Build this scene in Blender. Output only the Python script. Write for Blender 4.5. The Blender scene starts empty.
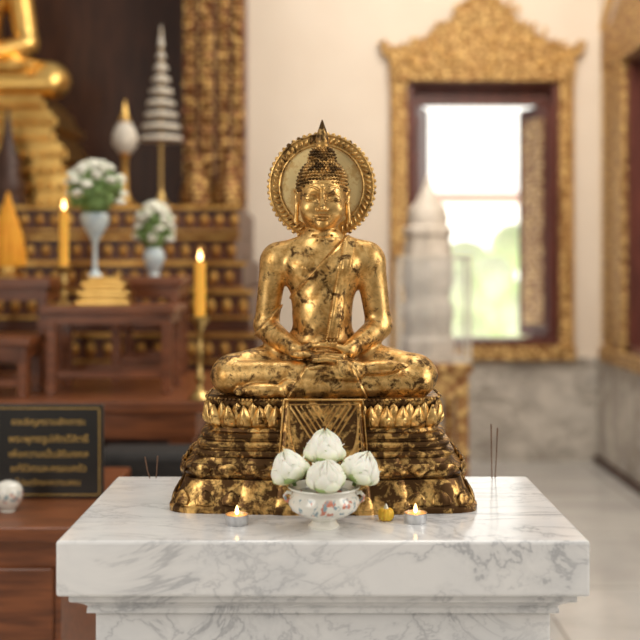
import bpy, math, random
import numpy as np
from mathutils import Vector, Matrix
from mathutils.bvhtree import BVHTree
random.seed(7); np.random.seed(7)
scene=bpy.context.scene
F=1067.0; CH=1.52; HY=263.0
def WX(px,d): return (px-320.0)*d/F
def WZ(py,d): return CH-(py-HY)*d/F

# ------------------------------------------------------------ materials
def newmat(name):
    m=bpy.data.materials.new(name); m.use_nodes=True
    nt=m.node_tree; b=nt.nodes['Principled BSDF']
    return m,nt,b
def N(nt,t,**k):
    n=nt.nodes.new(t)
    for a,v in k.items(): setattr(n,a,v)
    return n
def noise(nt,scale,detail=4,rough=.5,dist=0,co=None,stretch=None):
    n=N(nt,'ShaderNodeTexNoise'); n.inputs['Scale'].default_value=scale
    n.inputs['Detail'].default_value=detail; n.inputs['Roughness'].default_value=rough
    n.inputs['Distortion'].default_value=dist
    if co is None:
        tc=N(nt,'ShaderNodeTexCoord'); co=tc.outputs['Object']
    if stretch:
        mp=N(nt,'ShaderNodeMapping'); mp.inputs['Scale'].default_value=stretch
        nt.links.new(co,mp.inputs['Vector']); co=mp.outputs['Vector']
    nt.links.new(co,n.inputs['Vector'])
    return n
def ramp(nt,src,stops):
    r=N(nt,'ShaderNodeValToRGB'); e=r.color_ramp.elements
    while len(e)<len(stops): e.new(.5)
    for i,(p,c) in enumerate(stops):
        e[i].position=p; e[i].color=(c[0],c[1],c[2],1) if hasattr(c,'__len__') else (c,c,c,1)
    nt.links.new(src,r.inputs['Fac']); return r
def math_(nt,op,a,b=None,c=None):
    n=N(nt,'ShaderNodeMath',operation=op)
    for i,x in enumerate((a,b,c)):
        if x is None: continue
        if isinstance(x,(int,float)): n.inputs[i].default_value=x
        else: nt.links.new(x,n.inputs[i])
    return n.outputs[0]
def bump(nt,b,src,strength=.3,dist=.002):
    bp=N(nt,'ShaderNodeBump'); bp.inputs['Strength'].default_value=strength; bp.inputs['Distance'].default_value=dist
    nt.links.new(src,bp.inputs['Height']); nt.links.new(bp.outputs['Normal'],b.inputs['Normal'])
def simple(name,c1,c2=None,scale=20,rough=.5,metal=0,bmp=.1,bd=.001,stretch=None,detail=4,emis=None,es=0,coat=0,sss=0):
    m,nt,b=newmat(name)
    if c2 is None: c2=tuple(x*.85 for x in c1)
    n=noise(nt,scale,detail,stretch=stretch)
    r=ramp(nt,n.outputs['Fac'],[(.35,c2),(.65,c1)])
    nt.links.new(r.outputs['Color'],b.inputs['Base Color'])
    b.inputs['Roughness'].default_value=rough; b.inputs['Metallic'].default_value=metal
    if bmp: bump(nt,b,n.outputs['Fac'],bmp,bd)
    if emis:
        b.inputs['Emission Color'].default_value=(*emis,1); b.inputs['Emission Strength'].default_value=es
    if coat: b.inputs['Coat Weight'].default_value=coat
    if sss:
        b.inputs['Subsurface Weight'].default_value=sss; b.inputs['Subsurface Scale'].default_value=.01
    return m
def goldleaf(name,thr=.40,mid=.5,gold=(.88,.58,.22),muted=(.50,.28,.085),dark=(.11,.056,.021),scale=34,grough=.34,w=.03,zk=0.,zc=.35,bs=.3,midw=.12,cav=0.,cavc=.49,metal=.94):
    m,nt,b=newmat(name)
    tc=N(nt,'ShaderNodeTexCoord')
    n1=noise(nt,scale,10,.68,.5); n2=noise(nt,130,6,.65); n4=noise(nt,scale*1.3,8,.62,.3)
    sp=N(nt,'ShaderNodeSeparateXYZ'); nt.links.new(tc.outputs['Object'],sp.inputs[0])
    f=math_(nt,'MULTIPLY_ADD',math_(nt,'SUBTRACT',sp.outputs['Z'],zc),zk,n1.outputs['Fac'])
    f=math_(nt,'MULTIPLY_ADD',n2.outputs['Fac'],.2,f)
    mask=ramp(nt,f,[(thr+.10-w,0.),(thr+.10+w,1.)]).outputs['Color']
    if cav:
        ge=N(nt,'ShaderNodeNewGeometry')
        cv=ramp(nt,ge.outputs['Pointiness'],[(cavc-.055,1-cav),(cavc,1.)]).outputs['Color']  # pointiness darkens creases: painted occlusion shade along with patina
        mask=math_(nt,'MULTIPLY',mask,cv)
    a2=math_(nt,'MULTIPLY_ADD',n2.outputs['Fac'],.35,n4.outputs['Fac'])
    gc=ramp(nt,a2,[(mid+.175-midw,muted),(mid+.175+midw,gold)])
    mx=N(nt,'ShaderNodeMix',data_type='RGBA')
    nt.links.new(mask,mx.inputs['Factor'])
    mx.inputs['A'].default_value=(*dark,1); nt.links.new(gc.outputs['Color'],mx.inputs['B'])
    nt.links.new(mx.outputs['Result'],b.inputs['Base Color'])
    b.inputs['Metallic'].default_value=metal
    rr=N(nt,'ShaderNodeMapRange'); nt.links.new(a2,rr.inputs['Value']); rr.inputs['From Min'].default_value=.5; rr.inputs['From Max'].default_value=.85
    rr.inputs['To Min'].default_value=grough+.12; rr.inputs['To Max'].default_value=grough-.04
    nt.links.new(rr.outputs['Result'],b.inputs['Roughness'])
    bump(nt,b,math_(nt,'MULTIPLY_ADD',mask,.4,a2),bs,.001)
    return m
def marble(name,base=(.86,.85,.835),vein=(.29,.30,.325),scale=3.0,rough=.16,cloud=(.75,.755,.76),width=.015,tile=None,amount=.68):
    m,nt,b=newmat(name)
    tc=N(nt,'ShaderNodeTexCoord'); 
    mp=N(nt,'ShaderNodeMapping'); mp.inputs['Rotation'].default_value=(.4,.5,.7); mp.inputs['Scale'].default_value=(1,2.3,1.5)
    nt.links.new(tc.outputs['Object'],mp.inputs['Vector'])
    def vein_fac(sc,wd,dist):
        n=noise(nt,sc,9,.60,dist,co=mp.outputs['Vector'])
        a=math_(nt,'ABSOLUTE',math_(nt,'SUBTRACT',n.outputs['Fac'],.5))
        return ramp(nt,a,[(0,1.),(wd,.25),(wd*4,0.)]).outputs['Color']
    v1=vein_fac(scale,width,.9); v2=vein_fac(scale*2.3,width,.6)
    gate=noise(nt,scale*1.1,3,.5,co=mp.outputs['Vector']); gr=ramp(nt,gate.outputs['Fac'],[(.40,.1),(.60,1.)])
    g2=noise(nt,scale*.8,2,.5,co=tc.outputs['Object']); gr2=ramp(nt,g2.outputs['Fac'],[(.38,.15),(.58,1.)])
    mu=math_(nt,'MULTIPLY',math_(nt,'MULTIPLY',v2,gr.outputs['Color']),.75)
    am=math_(nt,'MULTIPLY',math_(nt,'MAXIMUM',math_(nt,'MULTIPLY',v1,gr2.outputs['Color']),mu),amount)
    cl=noise(nt,scale*.9,4,.6,.5,co=mp.outputs['Vector']); cr=ramp(nt,cl.outputs['Fac'],[(.36,cloud),(.6,base)])
    mx=N(nt,'ShaderNodeMix',data_type='RGBA'); nt.links.new(am,mx.inputs['Factor'])
    nt.links.new(cr.outputs['Color'],mx.inputs['A']); mx.inputs['B'].default_value=(*vein,1)
    out=mx.outputs['Result']
    if tile:
        br=N(nt,'ShaderNodeTexBrick'); br.offset=0; br.inputs['Scale'].default_value=1
        br.inputs['Brick Width'].default_value=tile; br.inputs['Row Height'].default_value=tile; br.inputs['Mortar Size'].default_value=.006
        br.inputs['Color1'].default_value=(1,1,1,1); br.inputs['Color2'].default_value=(.9,.9,.9,1); br.inputs['Mortar'].default_value=(.45,.43,.4,1)
        nt.links.new(tc.outputs['Object'],br.inputs['Vector'])
        m2=N(nt,'ShaderNodeMix',data_type='RGBA',blend_type='MULTIPLY'); m2.inputs['Factor'].default_value=1
        nt.links.new(out,m2.inputs['A']); nt.links.new(br.outputs['Color'],m2.inputs['B']); out=m2.outputs['Result']
    nt.links.new(out,b.inputs['Base Color']); b.inputs['Roughness'].default_value=rough
    return m
def ornate(name,gold=(.80,.52,.16),dark=(.20,.06,.02),scale=28,rough=.35,metal=.8):
    m,nt,b=newmat(name)
    tc=N(nt,'ShaderNodeTexCoord')
    v=N(nt,'ShaderNodeTexVoronoi'); v.inputs['Scale'].default_value=scale; nt.links.new(tc.outputs['Object'],v.inputs['Vector'])
    w=N(nt,'ShaderNodeTexWave',bands_direction='Z',wave_type='BANDS'); w.inputs['Scale'].default_value=scale*.35; w.inputs['Distortion'].default_value=3
    nt.links.new(tc.outputs['Object'],w.inputs['Vector'])
    a=math_(nt,'MULTIPLY_ADD',w.outputs['Fac'],.3,v.outputs['Distance'])
    r=ramp(nt,a,[(.42,gold),(.72,dark)])
    nt.links.new(r.outputs['Color'],b.inputs['Base Color']); b.inputs['Metallic'].default_value=metal; b.inputs['Roughness'].default_value=rough
    bump(nt,b,math_(nt,'SUBTRACT',1.0,a),.7,.02)
    return m
M={}
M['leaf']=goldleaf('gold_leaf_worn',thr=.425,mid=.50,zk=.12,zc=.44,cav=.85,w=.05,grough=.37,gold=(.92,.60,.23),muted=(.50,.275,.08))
M['leaf_base']=goldleaf('gold_leaf_dark_base',thr=.53,mid=.47,scale=32,dark=(.095,.048,.019),gold=(.86,.55,.19),muted=(.46,.25,.075),w=.06,cav=.6,grough=.37)
M['leaf_bright']=goldleaf('gold_leaf_bright',thr=.28,mid=.44,gold=(1.0,.78,.38),muted=(.78,.52,.20),grough=.42,scale=26,bs=.5,midw=.05,metal=.55)
M['leaf_trim']=goldleaf('gold_leaf_trim',thr=.41,mid=.48,gold=(.92,.61,.23),cav=.6)
M['bronze']=goldleaf('dark_bronze_hair',thr=.53,mid=.52,dark=(.10,.055,.022),gold=(.74,.47,.18),w=.06,cav=.9,cavc=.5)
M['marble']=marble('white_veined_marble')
M['floor']=marble('polished_marble_floor',base=(.64,.62,.585),cloud=(.52,.50,.475),vein=(.36,.35,.34),scale=1.2,rough=.12,tile=1.0,amount=.4)
M['wains']=marble('grey_marble_wainscot',base=(.72,.66,.58),cloud=(.42,.38,.335),vein=(.22,.18,.14),scale=2.4,rough=.2,amount=.85,width=.04)
M['wall']=simple('cream_plaster',(.83,.725,.605),(.79,.68,.56),2,rough=.8,bmp=.05)
M['wood']=simple('red_brown_wood',(.25,.080,.027),(.13,.040,.014),6,rough=.32,stretch=(1,8,8),bmp=.05)
M['wood_altar']=simple('deep_brown_altar_wood',(.13,.042,.016),(.07,.023,.010),6,rough=.4,stretch=(1,8,8),bmp=.05)
M['wood_dark']=simple('dark_brown_wood',(.07,.026,.013),(.04,.015,.008),4,rough=.45,stretch=(6,6,1),bmp=.05)
M['redframe']=simple('dark_red_painted_wood',(.16,.045,.03),(.10,.028,.02),5,rough=.4,stretch=(6,6,1))
M['ornate']=ornate('ornate_gilding',gold=(.80,.54,.21),dark=(.32,.16,.05),metal=.6,rough=.42)
M['ornate2']=ornate('ornate_gilding_fine',scale=22,gold=(.72,.48,.18),dark=(.26,.11,.035),metal=.55)
M['ornate3']=ornate('ornate_column_gilding',scale=26,gold=(.66,.42,.14),dark=(.17,.06,.02),metal=.65)
M['gold']=simple('polished_gold',(.85,.56,.18),(.60,.34,.09),6,rough=.3,metal=1,bmp=.15,bd=.01)
M['goldtrim']=simple('antique_gold_trim',(.66,.39,.11),(.36,.16,.04),9,rough=.40,metal=.9,bmp=.15,bd=.01)
M['frametrim']=simple('pale_gilded_carving',(.80,.54,.22),(.58,.34,.11),12,rough=.4,metal=.7,bmp=.15,bd=.01)
M['brass']=simple('aged_brass',(.62,.43,.17),(.42,.27,.09),40,rough=.3,metal=1)
M['candle']=simple('yellow_wax',(.93,.50,.06),(.88,.44,.05),10,rough=.5,sss=.3,emis=(.9,.4,.05),es=.15,bmp=0)
M['flame']=simple('flame_glow',(1,.7,.3),None,5,emis=(1,.62,.22),es=9,bmp=0)
M['wick']=simple('charred_wick',(.02,.015,.01),None,50)
M['alu']=simple('aluminium_cup',(.75,.75,.76),(.6,.6,.6),60,rough=.3,metal=1,bmp=.3,bd=.0005)
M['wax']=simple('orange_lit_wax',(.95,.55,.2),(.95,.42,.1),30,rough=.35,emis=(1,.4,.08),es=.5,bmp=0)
M['white']=simple('white_stone',(.70,.62,.53),(.52,.45,.37),12,rough=.6,bmp=.2,bd=.01)
M['cloth_white']=simple('white_silk',(.66,.60,.51),(.50,.45,.38),12,rough=.7)
M['green']=simple('leaf_green',(.20,.30,.09),(.10,.18,.04),15,rough=.5)
M['lotusleaf']=simple('lotus_sepal_green',(.42,.52,.22),(.28,.40,.12),30,rough=.45)
M['petalw']=simple('white_blossom',(.88,.85,.76),(.74,.76,.58),25,rough=.5,bmp=0)
M['blueporc']=simple('pale_blue_porcelain',(.62,.70,.70),(.44,.54,.60),22,rough=.2,coat=.5,bmp=0)
M['orange']=simple('saffron_cloth',(.90,.42,.03),(.85,.33,.02),12,rough=.7)
M['yellow']=simple('yellow_petal',(.95,.58,.05),(.88,.46,.03),60,rough=.5,bmp=.3,sss=.2)
M['black']=simple('black_lacquer',(.018,.016,.014),(.012,.011,.01),8,rough=.3)
M['goldpaint']=simple('gold_paint',(.62,.40,.12),(.5,.31,.08),40,rough=.4,metal=.4)
M['dark']=simple('charcoal_fabric',(.025,.022,.02),(.015,.013,.012),30,rough=.8)
M['incense']=simple('incense_brown',(.22,.12,.07),(.15,.08,.05),80,rough=.8)
M['extwall']=simple('glowing_render',(.9,.9,.88),(.85,.86,.82),1,rough=.9,emis=(1,.99,.95),es=1.4,bmp=0)  # emission stands in for sunlight and backlights the window
M['foliage']=simple('glowing_foliage',(.56,.64,.36),(.85,.88,.70),2.2,rough=.8,emis=(.74,.84,.52),es=.42,bmp=0)  # sunlight on the leaves is put in as emission
M['redroof']=simple('pale_red_band',(.75,.5,.42),(.7,.45,.38),3,rough=.8,emis=(.9,.66,.58),es=.35,bmp=0)  # eave glows by emission as well, in place of sun
def porcelain():
    m,nt,b=newmat('painted_porcelain')
    tc=N(nt,'ShaderNodeTexCoord'); sp=N(nt,'ShaderNodeSeparateXYZ'); nt.links.new(tc.outputs['Object'],sp.inputs[0])
    n=noise(nt,48,3,.5); n2=noise(nt,70,2,.5,stretch=(1.3,1.1,.9))
    rr=ramp(nt,n.outputs['Fac'],[(.56,0.),(.59,1.)]); rb=ramp(nt,n2.outputs['Fac'],[(.57,0.),(.60,1.)])
    band=ramp(nt,sp.outputs['Z'],[(0.030,0.),(.036,1.),(.062,1.),(.066,0.)])
    m1=math_(nt,'MULTIPLY',rr.outputs[0],band.outputs[0]); m2=math_(nt,'MULTIPLY',rb.outputs[0],band.outputs[0])
    a=N(nt,'ShaderNodeMix',data_type='RGBA'); nt.links.new(m1,a.inputs['Factor']); a.inputs['A'].default_value=(.80,.78,.70,1); a.inputs['B'].default_value=(.62,.22,.14,1)
    c=N(nt,'ShaderNodeMix',data_type='RGBA'); nt.links.new(m2,c.inputs['Factor']); nt.links.new(a.outputs['Result'],c.inputs['A']); c.inputs['B'].default_value=(.28,.38,.42,1)
    nt.links.new(c.outputs['Result'],b.inputs['Base Color']); b.inputs['Roughness'].default_value=.12; b.inputs['Coat Weight'].default_value=.4
    return m
M['porc']=porcelain()
def lotusmat():
    m,nt,b=newmat('lotus_petal')
    tc=N(nt,'ShaderNodeTexCoord'); sp=N(nt,'ShaderNodeSeparateXYZ'); nt.links.new(tc.outputs['Object'],sp.inputs[0])
    n=noise(nt,60,4,.5)
    a=math_(nt,'MULTIPLY_ADD',n.outputs['Fac'],.026,sp.outputs['Z'])
    r=ramp(nt,a,[(.008,(.45,.56,.22)),(.025,(.84,.87,.62)),(.040,(.93,.91,.80)),(.066,(.94,.92,.83)),(.082,(.80,.84,.58))])
    nt.links.new(r.outputs[0],b.inputs['Base Color']); b.inputs['Roughness'].default_value=.45
    b.inputs['Subsurface Weight'].default_value=.1; b.inputs['Subsurface Scale'].default_value=.003
    return m
M['lotus']=lotusmat()
def glassmat():
    m,nt,b=newmat('clear_glass')
    n=noise(nt,3,2); r=ramp(nt,n.outputs['Fac'],[(.3,.03),(.7,.05)]); nt.links.new(r.outputs[0],b.inputs['Roughness'])
    b.inputs['Base Color'].default_value=(.92,.96,.95,1); b.inputs['Alpha'].default_value=.06
    return m
M['glass']=glassmat()

# ------------------------------------------------------------ mesh helpers
col=scene.collection
class MB:
    def __init__(s): s.v=[]; s.f=[]
    def add(s,v,f):
        o=len(s.v); s.v+= [tuple(p) for p in v]; s.f+=[tuple(i+o for i in q) for q in f]; return s
    def box(s,x0,x1,y0,y1,z0,z1):
        v=[(x0,y0,z0),(x1,y0,z0),(x1,y1,z0),(x0,y1,z0),(x0,y0,z1),(x1,y0,z1),(x1,y1,z1),(x0,y1,z1)]
        return s.add(v,[(3,2,1,0),(4,5,6,7),(0,1,5,4),(1,2,6,5),(2,3,7,6),(3,0,4,7)])
    def lathe(s,prof,c=(0,0,0),n=40,sx=1,sy=1,lobes=0,la=0):
        v=[];f=[]
        for r,z in prof:
            for i in range(n):
                a=2*math.pi*i/n; rr=r*(1+la*abs(math.cos(a*lobes/2))) if lobes else r
                v.append((c[0]+rr*sx*math.cos(a),c[1]+rr*sy*math.sin(a),c[2]+z))
        m=len(prof)
        for j in range(m-1):
            for i in range(n):
                k=(i+1)%n; f.append((j*n+i,j*n+k,(j+1)*n+k,(j+1)*n+i))
        if prof[0][0]>1e-5: f.append(tuple(range(n))[::-1])
        if prof[-1][0]>1e-5: f.append(tuple((m-1)*n+i for i in range(n)))
        return s.add(v,f)
    def ell(s,c,r,n=12,m=8,rot=None):
        v=[];f=[]
        for j in range(m+1):
            t=-math.pi/2+math.pi*j/m
            for i in range(n):
                a=2*math.pi*i/n
                p=Vector((r[0]*math.cos(t)*math.cos(a),r[1]*math.cos(t)*math.sin(a),r[2]*math.sin(t)))
                if rot is not None: p=rot@p
                v.append((c[0]+p.x,c[1]+p.y,c[2]+p.z))
        for j in range(m):
            for i in range(n):
                k=(i+1)%n; f.append((j*n+i,j*n+k,(j+1)*n+k,(j+1)*n+i))
        return s.add(v,f)
    def tube(s,path,rad,n=10,closed=False):
        P=[Vector(p) for p in path]; L=len(P)
        if not hasattr(rad,'__len__'): rad=[rad]*L
        v=[];f=[]
        for i,p in enumerate(P):
            if closed: t=P[(i+1)%L]-P[i-1]
            else: t=P[min(i+1,L-1)]-P[max(i-1,0)]
            t.normalize(); up=Vector((0,1,0)) if abs(t.y)<.9 else Vector((1,0,0))
            a=t.cross(up).normalized(); b=a.cross(t).normalized()
            for k in range(n):
                th=2*math.pi*k/n; q=p+rad[i]*(math.cos(th)*a+math.sin(th)*b); v.append(tuple(q))
        for i in range(L if closed else L-1):
            for k in range(n):
                k2=(k+1)%n; j=(i+1)%L
                f.append((i*n+k,i*n+k2,j*n+k2,j*n+k))
        if not closed: f.append(tuple(range(n))[::-1]); f.append(tuple((L-1)*n+k for k in range(n)))
        return s.add(v,f)
    def prism(s,poly,y0,y1):
        n=len(poly); v=[(x,y0,z) for x,z in poly]+[(x,y1,z) for x,z in poly]
        f=[tuple(range(n)),tuple(range(2*n-1,n-1,-1))]+[(i+n,(i+1)%n+n,(i+1)%n,i) for i in range(n)]
        return s.add(v,f)
    def rings(s,rings,cap=True):
        n=len(rings[0]); v=[p for r in rings for p in r]; f=[]
        for j in range(len(rings)-1):
            for i in range(n):
                k=(i+1)%n; f.append((j*n+i,j*n+k,(j+1)*n+k,(j+1)*n+i))
        if cap: f.append(tuple(range(n))[::-1]); f.append(tuple((len(rings)-1)*n+i for i in range(n)))
        return s.add(v,f)
    def build(s,name,mat,parent=None,smooth=True,bevel=0,ang=40,solid=0,loc=None):
        me=bpy.data.meshes.new(name); me.from_pydata(s.v,[],s.f); me.update()
        return fin(me,name,mat,parent,smooth,bevel,ang,solid,loc)
def fin(me,name,mat,parent,smooth=True,bevel=0,ang=40,solid=0,loc=None):
    import bmesh
    bm=bmesh.new(); bm.from_mesh(me); bmesh.ops.recalc_face_normals(bm,faces=bm.faces); bm.to_mesh(me); bm.free()
    ob=bpy.data.objects.new(name,me); col.objects.link(ob)
    if mat: me.materials.append(mat)
    if smooth:
        me.polygons.foreach_set('use_smooth',[True]*len(me.polygons))
        try: me.set_sharp_from_angle(angle=math.radians(ang))
        except Exception: pass
    if solid:
        m=ob.modifiers.new('solid','SOLIDIFY'); m.thickness=solid; m.offset=0
    if bevel:
        m=ob.modifiers.new('bevel','BEVEL'); m.width=bevel; m.segments=2; m.limit_method='ANGLE'
    if parent: ob.parent=parent
    if loc: ob.location=loc
    return ob
def empty(name,loc,label,cat,group=None):
    e=bpy.data.objects.new(name,None); e.empty_display_size=.05; col.objects.link(e); e.location=loc
    return tag(e,label,cat,group)
def part_empty(name,parent,label=None):
    e=bpy.data.objects.new(name,None); e.empty_display_size=.05; col.objects.link(e); e.parent=parent
    if label: e['label']=label
    return e
def tag(o,label,cat,group=None):
    o['label']=label; o['category']=cat
    if group: o['group']=group
    return o
def struct(o): o['kind']='structure'; return o
def copy_thing(src,loc):
    n=src.copy(); n.location=loc; col.objects.link(n)
    for c in list(src.children):
        k=c.copy(); k.parent=n; col.objects.link(k)
    return n

# ------------------------------------------------------------ SDF volume + surface nets
def smin(a,b,k):
    if k<=0: return np.minimum(a,b)
    h=np.maximum(k-np.abs(a-b),0)/k
    return np.minimum(a,b)-h*h*k*.25
class Vol:
    def __init__(s,lo,hi,h):
        s.lo=np.array(lo,float); s.h=h
        s.n=[int((hi[i]-lo[i])/h)+1 for i in range(3)]
        s.ax=[(lo[i]+h*np.arange(s.n[i])).astype(np.float32) for i in range(3)]
        s.F=np.full(s.n,.06,np.float32)
    def reg(s,lo,hi):
        sl=[]
        for i in range(3):
            a=max(0,int((lo[i]-s.lo[i])/s.h)); b=min(s.n[i],int((hi[i]-s.lo[i])/s.h)+2)
            sl.append(slice(a,max(b,a)))
        X=s.ax[0][sl[0]][:,None,None]; Y=s.ax[1][sl[1]][None,:,None]; Z=s.ax[2][sl[2]][None,None,:]
        return tuple(sl),X,Y,Z
    def put(s,sl,D,k,sub):
        if sub: s.F[sl]=-smin(-s.F[sl],D,k)
        else: s.F[sl]=smin(s.F[sl],D,k)
    def ell(s,c,r,k=.01,sub=False,rot=None):
        m=k+.012; R=max(r) if rot is not None else None
        rr=[R]*3 if R else r
        sl,X,Y,Z=s.reg([c[i]-rr[i]-m for i in range(3)],[c[i]+rr[i]+m for i in range(3)])
        x=X-c[0]; y=Y-c[1]; z=Z-c[2]
        if rot is not None:
            m3=rot.inverted()
            x,y,z=[m3[i][0]*x+m3[i][1]*y+m3[i][2]*z for i in range(3)]
        k0=np.sqrt((x/r[0])**2+(y/r[1])**2+(z/r[2])**2); k1=np.sqrt((x/r[0]**2)**2+(y/r[1]**2)**2+(z/r[2]**2)**2)+1e-6
        s.put(sl,k0*(k0-1)/k1,k,sub)
    def cone(s,a,b,ra,rb,k=.01,sub=False):
        m=k+.01; R=max(ra,rb)
        sl,X,Y,Z=s.reg([min(a[i],b[i])-R-m for i in range(3)],[max(a[i],b[i])+R+m for i in range(3)])
        d=[b[i]-a[i] for i in range(3)]; L=sum(q*q for q in d)
        t=np.clip(((X-a[0])*d[0]+(Y-a[1])*d[1]+(Z-a[2])*d[2])/L,0,1)
        D=np.sqrt((X-a[0]-t*d[0])**2+(Y-a[1]-t*d[1])**2+(Z-a[2]-t*d[2])**2)-(ra+(rb-ra)*t)
        s.put(sl,D,k,sub)
    def path(s,pts,r,k=.003,sub=False):
        for i in range(len(pts)-1):
            ra=r[i] if hasattr(r,'__len__') else r; rb=r[i+1] if hasattr(r,'__len__') else r
            s.cone(pts[i],pts[i+1],ra,rb,k,sub)
    def surf_y(s,x,z):
        i=int(round((x-s.lo[0])/s.h)); k=int(round((z-s.lo[2])/s.h)); colm=s.F[i,:,k]
        j=int(np.argmax(colm<0))
        f0,f1=float(colm[j-1]),float(colm[j]); return float(s.ax[1][j-1])+s.h*f0/(f0-f1)
    def mesh(s):
        Fv=s.F; nx,ny,nz=s.n
        ins=Fv<0
        c=[ins[a:nx-1+a,b:ny-1+b,d:nz-1+d] for a in(0,1) for b in (0,1) for d in(0,1)]
        allc=c[0].copy(); anyc=c[0].copy()
        for q in c[1:]: allc&=q; anyc|=q
        act=anyc&~allc
        idx=np.argwhere(act); ID=np.full(act.shape,-1,np.int64); ID[act]=np.arange(len(idx))
        cor={}
        for a in(0,1):
            for b in(0,1):
                for d in(0,1): cor[(a,b,d)]=Fv[idx[:,0]+a,idx[:,1]+b,idx[:,2]+d]
        acc=np.zeros((len(idx),3)); cnt=np.zeros(len(idx))
        for p in list(cor):
            for ax in range(3):
                if p[ax]==0:
                    q=list(p); q[ax]=1; q=tuple(q)
                    f0=cor[p]; f1=cor[q]; m=(f0<0)!=(f1<0)
                    t=np.where(m,f0/np.where(m,f0-f1,1),0)
                    pos=np.tile(np.array(p,float),(len(idx),1)); pos[:,ax]+=t
                    acc[m]+=pos[m]; cnt[m]+=1
        V=s.lo+(idx+acc/cnt[:,None])*s.h
        quads=[]
        for ax in range(3):
            u=(ax+1)%3; w=(ax+2)%3
            A=[slice(None)]*3; B=[slice(None)]*3
            A[ax]=slice(0,-1); B[ax]=slice(1,None)
            A[u]=B[u]=slice(1,-1); A[w]=B[w]=slice(1,-1)
            a=ins[tuple(A)]; b=ins[tuple(B)]
            e=np.argwhere(a!=b); sign=a[a!=b]
            off=np.zeros(3,int); off[u]=1; off[w]=1; e=e+off
            def cell(du,dw):
                g=e.copy(); g[:,u]-=du; g[:,w]-=dw; return ID[g[:,0],g[:,1],g[:,2]]
            q=np.stack([cell(1,1),cell(0,1),cell(0,0),cell(1,0)],1)
            q[~sign]=q[~sign][:,::-1]; quads.append(q)
        Q=np.concatenate(quads)
        return V,Q
def np_mesh(name,V,Q):
    me=bpy.data.meshes.new(name)
    me.vertices.add(len(V)); me.vertices.foreach_set('co',V.astype(np.float32).ravel())
    me.loops.add(len(Q)*4); me.loops.foreach_set('vertex_index',Q.astype(np.int32).ravel())
    me.polygons.add(len(Q)); me.polygons.foreach_set('loop_start',np.arange(0,len(Q)*4,4,dtype=np.int32))
    me.update(calc_edges=True); me.validate(); 
    me.polygons.foreach_set('use_smooth',np.ones(len(me.polygons),bool))
    return me

# ------------------------------------------------------------ BUDDHA STATUE
SY=2.40; TOP=1.0
statue=empty('buddha_statue',(0.005,SY,TOP),'gilded seated meditating Buddha statue with halo on tiered lotus base','statue')
B=Vol((-.28,-.17,.215),(.29,.10,.64),.0017)
B.ell((0,.006,.497),(.088,.053,.066),.0)
B.ell((0,.004,.41),(.065,.047,.085),.035)
B.ell((0,.012,.325),(.088,.065,.055),.03)
for sg in (-1,1):
    B.ell((sg*.040,-.026,.513),(.040,.024,.030),.018)
    B.cone((sg*.022,.004,.568),(sg*.098,.008,.536),.022,.028,.03)
    B.ell((sg*.102,.008,.524),(.034,.034,.037),.02)
B.ell((0,-.03,.40),(.04,.02,.04),.03)
B.ell((0,-.0505,.378),(.0035,.004,.0045),.003,sub=True)
for sg in (-1,1): B.ell((sg*.040,-.0515,.508),(.0035,.003,.0035),.002)
B.cone((0,.006,.55),(0,.0,.62),.038,.032,.025)
for z in (.572,.583,.594):
    B.path([(.034*math.sin(a),.001-.034*math.cos(a),z-.003*math.cos(a)) for a in np.linspace(-1.3,1.3,9)],.0014,.002,sub=True)
for sg in (-1,1):
    B.cone((sg*.108,.008,.520),(sg*.127,.02,.388),.0320,.0255,.012)
    B.ell((sg*.128,.018,.380),(.026,.028,.027),.012)
    B.cone((sg*.127,.012,.374),(sg*.058,-.083,.328),.0260,.0170,.008)
sl,X,Y,Z=B.reg((-.28,-.17,.32),(.29,.1,.61))
ax_,az_=.047,.575; bx_,bz_=-.085,.435
dx,dz=bx_-ax_,bz_-az_; L=math.hypot(dx,dz); nx_,nz_=(-dz/L),(dx/L)
if nx_*(.1-ax_)+nz_*(.45-az_)<0: nx_,nz_=-nx_,-nz_
sd=(X-ax_)*nx_+(Z-az_)*nz_
st=np.clip(sd/.0025,0,1); st=st*st*(3-2*st)
edge=np.exp(-((sd-.004)/.0026)**2)
fold=(np.sin(sd*230+np.sin(Z*30))*.00035)*st*np.clip((.085-np.abs(X))/.03,0,1)
gate=np.clip((Z-.335)/.01,0,1)
B.F[sl]-= ((.0028*st+.0026*edge)*gate+fold).astype(np.float32)
for sg in (-1,1):
    kx=.192 if sg<0 else .200
    B.cone((sg*.065,.02,.298),(sg*kx,-.045,.277),.052,.043,.02)
    B.ell((sg*(kx+.010),-.052,.272),(.044,.048,.042),.015)
B.ell((0,-.055,.262),(.16,.062,.036),.02)
B.cone((.208,-.072,.262),(-.07,-.118,.250),.036,.024,.006)
B.ell((-.125,-.118,.247),(.055,.021,.017),.008)
for i in range(5): B.ell((-.176-.002*(2-abs(i-2)),-.132+.008*i,.246),(.011,.0052,.0085),.002)
B.cone((-.202,-.072,.270),(.065,-.112,.287),.037,.025,.004)
B.ell((.118,-.108,.295),(.056,.023,.017),.010,rot=Matrix.Rotation(math.radians(-4),3,'Y'))
for i in range(5): B.ell((.172-.003*abs(i-1),-.128+.009*i,.300),(.012,.0052,.0075-.0004*i),.002)
sl,X,Y,Z=B.reg((-.28,-.17,.22),(.29,-.02,.335))
g=lambda q,w: np.exp(-(q/w)**2)
B.F[sl]+= (g(X+.055-(Z-.27)*.6,.0024)*.0024+g(X-.080+(Z-.27)*.5,.0024)*.0022-g(X+.049-(Z-.27)*.6,.0035)*.0014-g(X-.074+(Z-.27)*.5,.0035)*.0014).astype(np.float32)
B.ell((.040,-.100,.306),(.032,.021,.010),.006)
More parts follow.
